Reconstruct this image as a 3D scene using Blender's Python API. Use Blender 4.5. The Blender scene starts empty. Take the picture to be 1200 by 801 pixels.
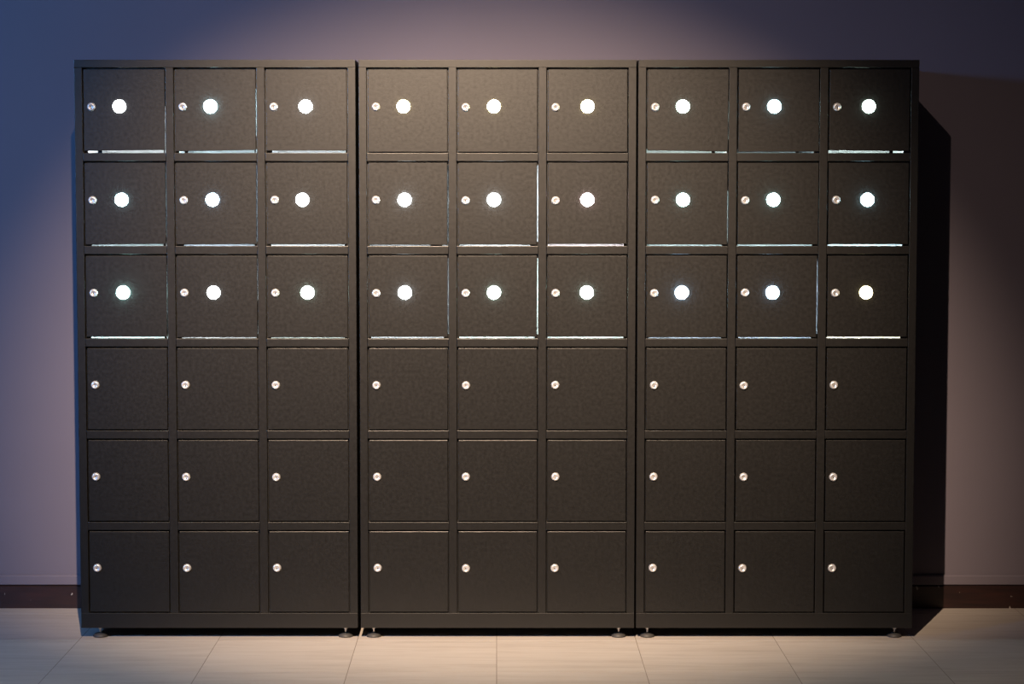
import bpy, bmesh, math, random
from mathutils import Vector, Matrix
random.seed(7)
S = bpy.context.scene
C = S.collection
R = math.radians

# ------------------------------------------------------------------ camera
FPX = 2562.0                      # focal length in pixels of a 1200 px wide frame
CAM_Y, CAM_Z, PITCH = -7.0, 1.453, 4.0
cd = bpy.data.cameras.new('camera'); cam = bpy.data.objects.new('camera', cd); C.objects.link(cam)
cd.sensor_width = 36.0; cd.sensor_fit = 'HORIZONTAL'; cd.lens = FPX*36.0/1200.0
cd.shift_x = 18.0/1200.0
cam.location = (0.0, CAM_Y, CAM_Z); cam.rotation_euler = (R(90.0-PITCH), 0, 0)
S.camera = cam

# ------------------------------------------------------------------ world
w = bpy.data.worlds.new('dim_room'); S.world = w; w.use_nodes = True
bg = w.node_tree.nodes['Background']
bg.inputs[0].default_value = (0.55, 0.42, 0.62, 1); bg.inputs[1].default_value = 0.015

# ------------------------------------------------------------------ lights
def aim(o, target):
    d = Vector(target) - o.location
    o.rotation_euler = d.to_track_quat('-Z', 'Y').to_euler()
# warm ceiling spotlight in front of the lockers
sl = bpy.data.lights.new('warm_spotlight', 'SPOT'); so = bpy.data.objects.new('warm_spotlight', sl); C.objects.link(so)
so.location = (-0.40, -4.33, 3.73); aim(so, (-0.07, 0.0, 0.96))
sl.energy = 3620; sl.color = (1.0, 0.735, 0.515); sl.spot_size = R(32.0); sl.spot_blend = 1.0
sl.shadow_soft_size = 0.022; so.scale = (1.22, 1.0, 1.0)
# stray light of the same fixture, outside its main beam
sp = bpy.data.lights.new('spotlight_spill', 'SPOT'); spo = bpy.data.objects.new('spotlight_spill', sp); C.objects.link(spo)
spo.location = (-0.40, -4.33, 3.73); aim(spo, (-0.05, -0.2, 0.7))
sp.energy = 240; sp.color = (1.0, 0.74, 0.60); sp.spot_size = R(68); sp.spot_blend = 1.0; sp.shadow_soft_size = 0.022
# blue stage light from the side of the hall
bl = bpy.data.lights.new('blue_side_light', 'SPOT'); bo = bpy.data.objects.new('blue_side_light', bl); C.objects.link(bo)
bl.energy = 590; bl.color = (0.14, 0.42, 1.0); bl.spot_size = R(66); bl.spot_blend = 1.0; bl.shadow_soft_size = 0.2
bo.location = (-4.0, -3.6, 2.3); aim(bo, (-1.4, 0.5, 1.45))

# ------------------------------------------------------------------ exposure
S.view_settings.view_transform = 'Standard'; S.view_settings.look = 'None'
S.view_settings.exposure = 0.0; S.view_settings.gamma = 1.0; S.view_settings.use_curve_mapping = False

# ------------------------------------------------------------------ materials
def mat(name):
    m = bpy.data.materials.new(name); m.use_nodes = True
    nt = m.node_tree
    return m, nt, nt.nodes['Principled BSDF']
def N(nt, t, **kw):
    n = nt.nodes.new(t)
    for k, v in kw.items():
        if k in n.inputs: n.inputs[k].default_value = v
        else: setattr(n, k, v)
    return n
def ramp(nt, fac, stops):
    r = nt.nodes.new('ShaderNodeValToRGB')
    els = r.color_ramp.elements
    while len(els) < len(stops): els.new(0.5)
    for e, (p, c) in zip(els, stops): e.position = p; e.color = (*c, 1)
    nt.links.new(fac, r.inputs[0])
    return r.outputs[0]

def locker_paint(name, base, rough, bump=0.11, var=0.085):
    m, nt, b = mat(name); L = nt.links.new
    geo = N(nt, 'ShaderNodeNewGeometry')
    n1 = N(nt, 'ShaderNodeTexNoise', Scale=95.0, Detail=6.0); L(geo.outputs['Position'], n1.inputs['Vector'])
    n2 = N(nt, 'ShaderNodeTexNoise', Scale=9.0, Detail=5.0); L(geo.outputs['Position'], n2.inputs['Vector'])
    c = ramp(nt, n2.outputs['Fac'], [(0.3, tuple(v*0.86 for v in base)), (0.7, tuple(v*1.14 for v in base))])
    L(c, b.inputs['Base Color'])
    r = N(nt, 'ShaderNodeMapRange'); r.inputs['To Min'].default_value = rough-var; r.inputs['To Max'].default_value = rough+var
    L(n1.outputs['Fac'], r.inputs['Value']); L(r.outputs[0], b.inputs['Roughness'])
    bp = N(nt, 'ShaderNodeBump', Strength=bump, Distance=0.0006); L(n1.outputs['Fac'], bp.inputs['Height'])
    L(bp.outputs[0], b.inputs['Normal'])
    b.inputs['IOR'].default_value = 1.53
    return m
M_BLACK = locker_paint('black_powder_coat', (0.0036, 0.0034, 0.0032), 0.375)
M_FRAME = locker_paint('black_frame_coat', (0.0036, 0.0034, 0.0032), 0.375, 0.04, 0.06)
M_INNER, nt, b = mat('pale_grey_lining'); b.inputs['Base Color'].default_value = (0.62, 0.64, 0.65, 1); b.inputs['Roughness'].default_value = 0.6
nn = N(nt, 'ShaderNodeTexNoise', Scale=14.0); nt.links.new(ramp(nt, nn.outputs['Fac'], [(0.3, (0.58, 0.60, 0.61)), (0.7, (0.66, 0.68, 0.69))]), b.inputs['Base Color'])

M_NICKEL, nt, b = mat('satin_nickel'); b.inputs['Metallic'].default_value = 0.55; b.inputs['Roughness'].default_value = 0.34
nn = N(nt, 'ShaderNodeTexNoise', Scale=60.0); nt.links.new(ramp(nt, nn.outputs['Fac'], [(0.3, (0.56, 0.56, 0.57)), (0.7, (0.66, 0.66, 0.67))]), b.inputs['Base Color'])
M_HOLE, nt, b = mat('keyhole_black'); b.inputs['Roughness'].default_value = 0.7
nn = N(nt, 'ShaderNodeTexNoise', Scale=80.0); nt.links.new(ramp(nt, nn.outputs['Fac'], [(0.3, (0.006, 0.006, 0.006)), (0.7, (0.012, 0.011, 0.011))]), b.inputs['Base Color'])
M_RUBBER, nt, b = mat('grey_rubber'); b.inputs['Roughness'].default_value = 0.55
nn = N(nt, 'ShaderNodeTexNoise', Scale=40.0); nt.links.new(ramp(nt, nn.outputs['Fac'], [(0.3, (0.035, 0.033, 0.031)), (0.7, (0.055, 0.052, 0.049))]), b.inputs['Base Color'])

_em = {}
def emission(tint, strength, name):
    key = (tint, strength, name)
    if key not in _em:
        m = bpy.data.materials.new(name); m.use_nodes = True; nt = m.node_tree
        nt.nodes.remove(nt.nodes['Principled BSDF'])
        e = N(nt, 'ShaderNodeEmission'); e.inputs[0].default_value = (*tint, 1); e.inputs[1].default_value = strength
        nt.links.new(e.outputs[0], nt.nodes['Material Output'].inputs[0])
        _em[key] = m
    return _em[key]

# lilac-grey wall paint
M_WALL, nt, b = mat('lilac_grey_wall_paint'); L = nt.links.new
geo = N(nt, 'ShaderNodeNewGeometry')
n1 = N(nt, 'ShaderNodeTexNoise', Scale=2.2, Detail=6.0); L(geo.outputs['Position'], n1.inputs['Vector'])
n2 = N(nt, 'ShaderNodeTexNoise', Scale=120.0, Detail=3.0); L(geo.outputs['Position'], n2.inputs['Vector'])
L(ramp(nt, n1.outputs['Fac'], [(0.3, (0.136, 0.119, 0.148)), (0.7, (0.145, 0.127, 0.158))]), b.inputs['Base Color'])
bp = N(nt, 'ShaderNodeBump', Strength=0.12, Distance=0.001); L(n2.outputs['Fac'], bp.inputs['Height']); L(bp.outputs[0], b.inputs['Normal'])
b.inputs['Roughness'].default_value = 0.7
# dark stained baseboard with pale chips
M_BASE, nt, b = mat('dark_stained_wood'); L = nt.links.new
geo = N(nt, 'ShaderNodeNewGeometry')
mp = N(nt, 'ShaderNodeMapping'); mp.inputs['Scale'].default_value = (4, 4, 40); L(geo.outputs['Position'], mp.inputs[0])
n1 = N(nt, 'ShaderNodeTexNoise', Scale=1.5, Detail=6.0); L(mp.outputs[0], n1.inputs['Vector'])
wood = ramp(nt, n1.outputs['Fac'], [(0.3, (0.010, 0.0035, 0.0030)), (0.75, (0.034, 0.0105, 0.008))])
mp2 = N(nt, 'ShaderNodeMapping'); mp2.inputs['Scale'].default_value = (34, 34, 24); L(geo.outputs['Position'], mp2.inputs[0])
n2 = N(nt, 'ShaderNodeTexNoise', Scale=1.0, Detail=3.0, Roughness=0.6); L(mp2.outputs[0], n2.inputs['Vector'])
chip = ramp(nt, n2.outputs['Fac'], [(0.695, (0, 0, 0)), (0.73, (1, 1, 1))])
mx = N(nt, 'ShaderNodeMix', data_type='RGBA'); L(chip, mx.inputs[0]); L(wood, mx.inputs[6]); mx.inputs[7].default_value = (0.35, 0.31, 0.28, 1)
L(mx.outputs[2], b.inputs['Base Color']); b.inputs['Roughness'].default_value = 0.42
# streaky beige floor tile, the streaks running along the wall
M_TILE, nt, b = mat('streaked_beige_tile'); L = nt.links.new
tc = N(nt, 'ShaderNodeTexCoord'); oi = N(nt, 'ShaderNodeObjectInfo')
off = N(nt, 'ShaderNodeVectorMath', operation='SCALE'); off.inputs[0].default_value = (13.7, 29.1, 7.3); L(oi.outputs['Random'], off.inputs['Scale'])
add = N(nt, 'ShaderNodeVectorMath', operation='ADD'); L(tc.outputs['Object'], add.inputs[0]); L(off.outputs[0], add.inputs[1])
mp = N(nt, 'ShaderNodeMapping'); mp.inputs['Scale'].default_value = (2.2, 26, 1); L(add.outputs[0], mp.inputs[0])
n1 = N(nt, 'ShaderNodeTexNoise', Scale=1.0, Detail=7.0, Roughness=0.62); L(mp.outputs[0], n1.inputs['Vector'])
mp2 = N(nt, 'ShaderNodeMapping'); mp2.inputs['Scale'].default_value = (9, 130, 1); L(add.outputs[0], mp2.inputs[0])
n2 = N(nt, 'ShaderNodeTexNoise', Scale=1.0, Detail=4.0); L(mp2.outputs[0], n2.inputs['Vector'])
a = N(nt, 'ShaderNodeMath', operation='MULTIPLY'); a.inputs[1].default_value = 0.35; L(n2.outputs['Fac'], a.inputs[0])
s = N(nt, 'ShaderNodeMath', operation='MULTIPLY_ADD'); s.inputs[1].default_value = 0.65; L(n1.outputs['Fac'], s.inputs[0]); L(a.outputs[0], s.inputs[2])
L(ramp(nt, s.outputs[0], [(0.30, (0.38, 0.335, 0.295)), (0.5, (0.475, 0.43, 0.385)), (0.70, (0.53, 0.485, 0.44))]), b.inputs['Base Color'])
b.inputs['Roughness'].default_value = 0.5; b.inputs['Specular IOR Level'].default_value = 0.35
M_GROUT, nt, b = mat('brown_grout'); b.inputs['Roughness'].default_value = 0.9
nn = N(nt, 'ShaderNodeTexNoise', Scale=30.0); nt.links.new(ramp(nt, nn.outputs['Fac'], [(0.3, (0.20, 0.17, 0.14)), (0.7, (0.26, 0.22, 0.18))]), b.inputs['Base Color'])

# ------------------------------------------------------------------ mesh helpers
def link(name, me, m, parent=None, loc=None):
    o = bpy.data.objects.new(name, me); C.objects.link(o)
    if m is not None and me is not None and not me.materials: me.materials.append(m)
    if parent: o.parent = parent
    if loc: o.location = loc
    return o
def finish(bm, name, smooth=False):
    bmesh.ops.recalc_face_normals(bm, faces=bm.faces)
    me = bpy.data.meshes.new(name); bm.to_mesh(me); bm.free()
    if smooth:
        for p in me.polygons: p.use_smooth = True
    return me
def hexa(bm, pts):
    v = [bm.verts.new(p) for p in pts]
    for f in ((0, 1, 2, 3), (4, 7, 6, 5), (0, 4, 5, 1), (1, 5, 6, 2), (2, 6, 7, 3), (3, 7, 4, 0)):
        bm.faces.new([v[i] for i in f])
def box_mesh(x0, x1, y0, y1, z0, z1, bev=0.0, seg=1, name='box'):
    bm = bmesh.new()
    hexa(bm, [(x0, y0, z0), (x1, y0, z0), (x1, y0, z1), (x0, y0, z1), (x0, y1, z0), (x1, y1, z0), (x1, y1, z1), (x0, y1, z1)])
    if bev: bmesh.ops.bevel(bm, geom=bm.edges[:], offset=bev, segments=seg, affect='EDGES', profile=0.5)
    return finish(bm, name)
def box(name, x0, x1, y0, y1, z0, z1, m, parent=None, bev=0.0, seg=1):
    return link(name, box_mesh(x0, x1, y0, y1, z0, z1, bev, seg, name), m, parent)
def lathe(prof, n, axis='Z', name='lathe', smooth=True):
    """prof: (radius, height) pairs; axis Z is up, axis Y points out of the door towards the viewer (-y)."""
    bm = bmesh.new(); rings = []
    for r, h in prof:
        ring = []
        if r < 1e-7:
            ring = [bm.verts.new((0, 0, h))]
        else:
            for k in range(n):
                t = 2*math.pi*k/n
                ring.append(bm.verts.new((r*math.cos(t), r*math.sin(t), h)))
        rings.append(ring)
    for A, B in zip(rings, rings[1:]):
        for k in range(n):
            k2 = (k+1) % n
            if len(A) == 1 and len(B) == 1: continue
            if len(A) == 1: bm.faces.new((A[0], B[k], B[k2]))
            elif len(B) == 1: bm.faces.new((A[k], A[k2], B[0]))
            else: bm.faces.new((A[k], A[k2], B[k2], B[k]))
    if axis == 'Y':
        bmesh.ops.transform(bm, matrix=Matrix.Rotation(R(90), 4, 'X'), verts=bm.verts)
    return finish(bm, name, smooth)
def tag(o, label=None, cat=None, kind=None, group=None):
    if label: o['label'] = label
    if cat: o['category'] = cat
    if kind: o['kind'] = kind
    if group: o['group'] = group
    return o

# ------------------------------------------------------------------ the setting
WALL_Y = 0.53
tag(box('wall_back', -6.0, 6.0, WALL_Y, WALL_Y+0.15, -0.05, 4.2, M_WALL), 'plain lilac grey painted wall behind the lockers', 'wall', 'structure')
bmz = bmesh.new()
def profile_strip(name, pts, x0, x1, m):
    bm = bmesh.new()
    A = [bm.verts.new((x0, y, z)) for y, z in pts]; B = [bm.verts.new((x1, y, z)) for y, z in pts]
    n = len(pts)
    for i in range(n):
        j = (i+1) % n; bm.faces.new((A[i], A[j], B[j], B[i]))
    bm.faces.new(A[::-1]); bm.faces.new(B)
    return link(name, finish(bm, name), m)
bmz.free()
tag(profile_strip('baseboard_back', [(WALL_Y, 0), (WALL_Y-0.014, 0), (WALL_Y-0.014, 0.076), (WALL_Y-0.011, 0.079), (WALL_Y, 0.079)], -6, 6, M_BASE),
    'dark brown chipped wooden baseboard along the wall', 'baseboard', 'structure')
tag(profile_strip('trim_1', [(WALL_Y, 0.0815), (WALL_Y-0.010, 0.0815), (WALL_Y-0.012, 0.084), (WALL_Y-0.012, 0.111), (WALL_Y-0.008, 0.116), (WALL_Y, 0.116)], -6, 6, M_WALL),
    'narrow lilac grey painted strip above the dark baseboard', 'trim', 'structure')

T = 0.45; JO = 0.0012
floor = tag(box('floor', -6.0, 6.0, -7.5, WALL_Y, -0.06, -0.0004, M_GROUT), 'floor of square streaked beige tiles', 'floor', 'structure')
tile_me = box_mesh(-T/2+JO, T/2-JO, -T/2+JO, T/2-JO, -0.012, 0.0, 0.0, 1, 'tile'); tile_me.materials.append(M_TILE)
SEAM_Y = -0.035                           # a joint runs along the front of the lockers
back_h = WALL_Y - (SEAM_Y + T)
cut_me = box_mesh(-T/2+JO, T/2-JO, -back_h/2+JO, back_h/2-0.0005, -0.012, 0.0, 0.0, 1, 'cut_tile'); cut_me.materials.append(M_TILE)
for i in range(-9, 9):
    x = (i+0.5)*T
    link('tile', cut_me, None, floor, (x, WALL_Y-back_h/2, 0))
    for j in range(14):
        if j > 5 and abs(i+0.5) > 7: continue
        link('tile', tile_me, None, floor, (x, SEAM_Y + T/2 - j*T, 0))

# ------------------------------------------------------------------ lockers
Z0 = 0.036; DEPTH = 0.45
TOPR, OPEN_H, RAIL, BOTR = 0.0245, 0.2705, 0.0260, 0.0490
HT = TOPR + 6*OPEN_H + 5*RAIL + BOTR
FR = 0.0022                                # face frame stands this proud of the doors
lock_me = lathe([(0.0, -0.004), (0.0135, -0.004), (0.0135, 0.0012), (0.0122, 0.0022), (0.0122, 0.0052), (0.0108, 0.0072), (0.0070, 0.0078), (0.0064, 0.0066), (0.0, 0.0066)], 24, 'Y', 'lock')
lock_me.materials.append(M_NICKEL)
slot_me = box_mesh(-0.0013, 0.0013, -0.0072, -0.0060, -0.0052, 0.0036, 0.0004, 1, 'keyhole'); slot_me.materials.append(M_HOLE)
dome_p = [(0.0, -0.004), (0.0212, -0.004), (0.0212, 0.0010)] + [(0.0212*math.cos(t), 0.0010+0.0125*math.sin(t)) for t in [math.pi/2*k/7 for k in range(1, 7)]] + [(0.0, 0.0135)]
pad_me = lathe([(0.0, 0.0), (0.0225, 0.0), (0.0238, 0.002), (0.0232, 0.0055), (0.0195, 0.0098), (0.0130, 0.0132), (0.0062, 0.0150), (0.0, 0.0150)], 28, 'Z', 'foot_pad'); pad_me.materials.append(M_RUBBER)
bolt_me = lathe([(0.0, 0.014), (0.0030, 0.014), (0.0034, 0.0245), (0.0068, 0.0258), (0.0068, 0.0335), (0.0052, 0.0340), (0.0052, 0.048), (0.0, 0.048)], 6, 'Z', 'bolt', smooth=False); bolt_me.materials.append(M_NICKEL)

# tint and halo strength of the 27 round lamps (row by row)
WN = (0.88, 0.97, 1.0); CY = (0.50, 0.88, 1.0); BLU = (0.45, 0.72, 1.0); YE = (1.0, 0.86, 0.45); GR = (0.72, 1.0, 0.86); PK = (1.0, 0.72, 0.74); TE = (0.52, 0.95, 0.92)
LAMP = [[(WN, 14), (CY, 80), (WN, 40), (YE, 34), (YE, 34), (YE, 34), (GR, 24), (CY, 36), (GR, 20)],
        [(CY, 40), (BLU, 40), (WN, 26), (WN, 75), (WN, 80), (PK, 44), (TE, 36), (TE, 42), (CY, 40)],
        [(TE, 80), (WN, 18), (GR, 46), (WN, 60), (GR, 55), (GR, 50), (BLU, 80), (BLU, 48), (YE, 14)]]
# light leaks: bottom = (x0, x1 as fractions of the opening, gap at hinge corner, gap at other corner), right = (from, to fractions from top) ; inner brightness
B, Q = 'b', 'r'
LEAK = [[dict(b=[(.05, .17), (.22, .965), (.98, 1.)], g=(.0070, .0100), r=[(.45, .98)], gr=.0024, e=1.1), dict(b=[(.05, .12), (.16, .965), (.98, 1.)], g=(.0055, .0095), r=[(.25, .80)], gr=.0032, e=1.1), dict(b=[(.08, .97)], g=(.0075, .0080), r=[], e=1.1),
         dict(b=[], g=(.0035, .0035), r=[], e=.3), dict(b=[], g=(.0035, .0035), r=[], e=.3), dict(b=[], g=(.0035, .0035), r=[], e=.3),
         dict(b=[(.01, .80), (.84, .98)], g=(.0085, .0048), r=[(.35, .85)], gr=.0018, e=.8), dict(b=[(.01, .72), (.76, .94)], g=(.0040, .0048), r=[(.35, .98)], gr=.0022, e=.22), dict(b=[(.02, .76), (.80, .93)], g=(.0088, .0060), r=[], e=1.1)],
        [dict(b=[(.08, .95), (.98, 1.)], g=(.0048, .0070), r=[(.05, .90)], gr=.0030, e=.30), dict(b=[(.10, .96)], g=(.0052, .0062), r=[(.05, .95)], gr=.0032, e=.36), dict(b=[(.06, .95)], g=(.0060, .0060), r=[], e=.45),
         dict(b=[(.03, .78), (.92, .99)], g=(.0052, .0040), r=[(.05, .98)], gr=.0042, e=.20), dict(b=[(.03, .90)], g=(.0055, .0042), r=[(.03, .98)], gr=.0048, e=.50), dict(b=[(.02, .95)], g=(.0072, .0068), r=[], e=.6),
         dict(b=[(.02, .93)], g=(.0052, .0048), r=[(.35, .98)], gr=.0026, e=.36), dict(b=[(.02, .93)], g=(.0052, .0052), r=[(.60, .98)], gr=.0016, e=.36), dict(b=[(.02, .93)], g=(.0062, .0060), r=[], e=.7)],
        [dict(b=[(.06, .95), (.98, 1.)], g=(.0060, .0060), r=[(.10, .90)], gr=.0022, e=.6), dict(b=[(.06, .97)], g=(.0042, .0042), r=[(.05, .55), (.80, .95)], gr=.0026, e=.32), dict(b=[(.05, .95)], g=(.0042, .0038), r=[], e=.32),
         dict(b=[(.04, .94)], g=(.0055, .0055), r=[(.05, .99)], gr=.0034, e=.36), dict(b=[(.03, .96)], g=(.0058, .0058), r=[(.03, .98)], gr=.0042, e=.6), dict(b=[(.02, .95)], g=(.0060, .0060), r=[], e=.6),
         dict(b=[(.04, .93)], g=(.0042, .0042), r=[], e=.30), dict(b=[(.04, .93)], g=(.0045, .0045), r=[(.04, .96)], gr=.0040, e=.40), dict(b=[(.02, .92)], g=(.0060, .0058), r=[], e=.8)]]
LAMP_DX = [[-.0145, -.0150, -.0020, -.0130, -.0115, 0.0, -.0150, -.0135, -.0020],
           [-.0110, -.0110, -.0140, -.0100, -.0115, 0.0, -.0130, -.0140, -.0030],
           [-.0095, -.0100, +.0005, -.0100, -.0115, -.0010, -.0150, -.0140, -.0040]]

def spans_without(spans):
    """complement of the leak spans in 0..1"""
    out = []; p = 0.0
    for a, b_ in sorted(spans):
        if a > p: out.append((p, a))
        p = max(p, b_)
    if p < 1.0: out.append((p, 1.0))
    return out

def make_locker(X0, X1, col0, label, feet_x):
    W = X1-X0
    root = bpy.data.objects.new('locker_cabinet', None); C.objects.link(root)
    root.location = ((X0+X1)/2, 0, 0); root.empty_display_size = 0.1
    tag(root, label, 'locker', group='black locker cabinets standing side by side')
    h = W/2; STI, MUL = 0.0255, 0.0262
    ow = (W-2*STI-2*MUL)/3
    xs = [(-h+STI+k*(ow+MUL), -h+STI+k*(ow+MUL)+ow) for k in range(3)]
    ztop = Z0+HT
    zs = [(ztop-TOPR-r*(OPEN_H+RAIL)-OPEN_H, ztop-TOPR-r*(OPEN_H+RAIL)) for r in range(6)]
    FT = 0.020                             # depth of the folded face frame
    P = lambda n, *a, m=M_FRAME, bev=0.0014: box(n, *a, m, root, bev, 3)
    # face frame
    edges = [(-h, xs[0][0]), (xs[0][1], xs[1][0]), (xs[1][1], xs[2][0]), (xs[2][1], h)]
    for a, b_ in edges: P('stile', a, b_, -FR, FT, Z0+BOTR, ztop-TOPR)
    P('top_rail', -h, h, -FR, FT, ztop-TOPR, ztop); P('bottom_rail', -h, h, -FR, FT, Z0, Z0+BOTR)
    for c in range(3):
        for r in range(5): P('rail', xs[c][0], xs[c][1], -FR+0.0004, FT, zs[r+1][1], zs[r][0])
    # casing and inner walls
    t = 0.0015
    P('side_panel', -h, -h+t, FT, DEPTH, Z0, ztop, bev=0); P('side_panel', h-t, h, FT, DEPTH, Z0, ztop, bev=0)
    P('top_panel', -h+t, h-t, FT, DEPTH, ztop-t, ztop, bev=0); P('bottom_panel', -h+t, h-t, FT, DEPTH, Z0, Z0+t, bev=0)
    P('back_panel', -h+t, h-t, DEPTH-t, DEPTH, Z0+t, ztop-t, bev=0)
    for k, (a, b_) in enumerate(edges):
        P('divider', max(a, -h+t), min(b_, h-t), FT, DEPTH-2*t, Z0+BOTR, ztop-TOPR, m=M_INNER, bev=0)
    P('back_lining', xs[0][0], xs[2][1], DEPTH-2*t, DEPTH-t, Z0+BOTR, ztop-TOPR, m=M_INNER, bev=0)
    for c in range(3):
        for r in range(7):
            z1 = ztop-t if r == 0 else zs[r-1][0]; z0 = zs[r][1] if r < 6 else Z0+t
            P('shelf', xs[c][0], xs[c][1], FT, DEPTH-2*t, z0, z1, m=M_INNER, bev=0)
    # doors
    for c in range(3):
        for r in range(6):
            (a, b_), (z0, z1) = xs[c], zs[r]
            lit = r < 3
            lk = LEAK[r][col0+c] if lit else dict(b=[], g=(.0035, .0035), r=[], e=0)
            gl, gt = 0.0045, 0.0052
            gr = lk.get('gr', 0.0034)
            cx, cz = (a+b_)/2, (z0+z1)/2
            wob = random.uniform(-.0005, .0005)
            x0, x1 = a+gl-cx, b_-gr-cx; zt = z1-gt-cz
            zl, zr = z0+lk['g'][0]-cz, z0+lk['g'][1]-cz
            bm = bmesh.new()
            hexa(bm, [(x0, 0, zl), (x1+wob, 0, zr), (x1-wob, 0, zt), (x0, 0, zt), (x0, .016, zl), (x1+wob, .016, zr), (x1-wob, .016, zt), (x0, .016, zt)])
            bmesh.ops.bevel(bm, geom=bm.edges[:], offset=0.0010, segments=2, affect='EDGES', profile=0.5)
            d = link('door', finish(bm, 'door'), M_BLACK, root, (cx, 0, cz))
            # folded stop behind the joint, notched where light escapes
            ys0, ys1, lip = 0.0165, 0.0195, 0.013
            def st(xa, xb, za, zb):
                box('door_stop', xa, xb, ys0, ys1, za, zb, M_BLACK, root)
            st(a, b_, z1-lip, z1); st(a, a+lip, z0+lip, z1-lip)
            for p, q in spans_without(lk['b']): st(a+p*ow, a+q*ow, z0, z0+lip)
            for p, q in spans_without(lk['r']):
                zA, zB = z1-p*OPEN_H, z1-q*OPEN_H
                st(b_-lip, b_, max(zB, z0+lip), min(zA, z1-lip)) if max(zB, z0+lip) < min(zA, z1-lip) else None
            # lock
            lx = x0 + 0.0245 + random.uniform(-.001, .001); lz = 0.0110 + random.uniform(-.001, .001)
            lo = link('lock', lock_me, None, d, (lx, 0, lz)); lo['label'] = 'round nickel cam lock'
            ko = link('keyhole', slot_me, None, d, (lx+random.uniform(-.0006, .0006), 0, lz-.0012)); ko.rotation_euler = (0, R(random.uniform(-14, 14)), 0)
            if lit:
                tint, e = LAMP[r][col0+c]
                dm = lathe(dome_p, 28, 'Y', 'round_lamp')
                ro = link('round_lamp', dm, emission(tint, e*1.65, 'glowing_lens'), d, (LAMP_DX[r][col0+c], 0, 0.0125)); ro['label'] = 'glowing round lamp lens'
                if lk['e'] > 0:
                    body = lathe([(0.0, -0.016), (0.013, -0.017), (0.015, -0.030), (0.020, -0.042), (0.021, -0.050), (0.016, -0.062), (0.008, -0.068), (0.0, -0.069)], 14, 'Y', 'bulb')
                    link('bulb', body, emission(tuple(0.5+0.5*v for v in tint), 150*lk['e'], 'bulb_glow'), d, (LAMP_DX[r][col0+c], 0, 0.0125))
    # levelling feet
    for fx in feet_x:
        for fy in (0.037, DEPTH-0.045):
            f = link('leveling_foot', pad_me, None, root, (fx-(X0+X1)/2, fy, 0))
            link('bolt', bolt_me, None, f)
    return root

make_locker(-1.345, -0.4490, 0, 'black metal locker cabinet at the blue-lit end of the row, all nine lamps cool white', (-1.290, -0.4915))
make_locker(-0.4400, 0.4455, 3, 'black metal locker cabinet between two others, three yellowish lamps in its top doors', (-0.400, 0.397))
make_locker(0.4510, 1.3450, 6, 'black metal locker cabinet at the dim end, casting the wide dark shadow on the wall', (0.490, 1.295))
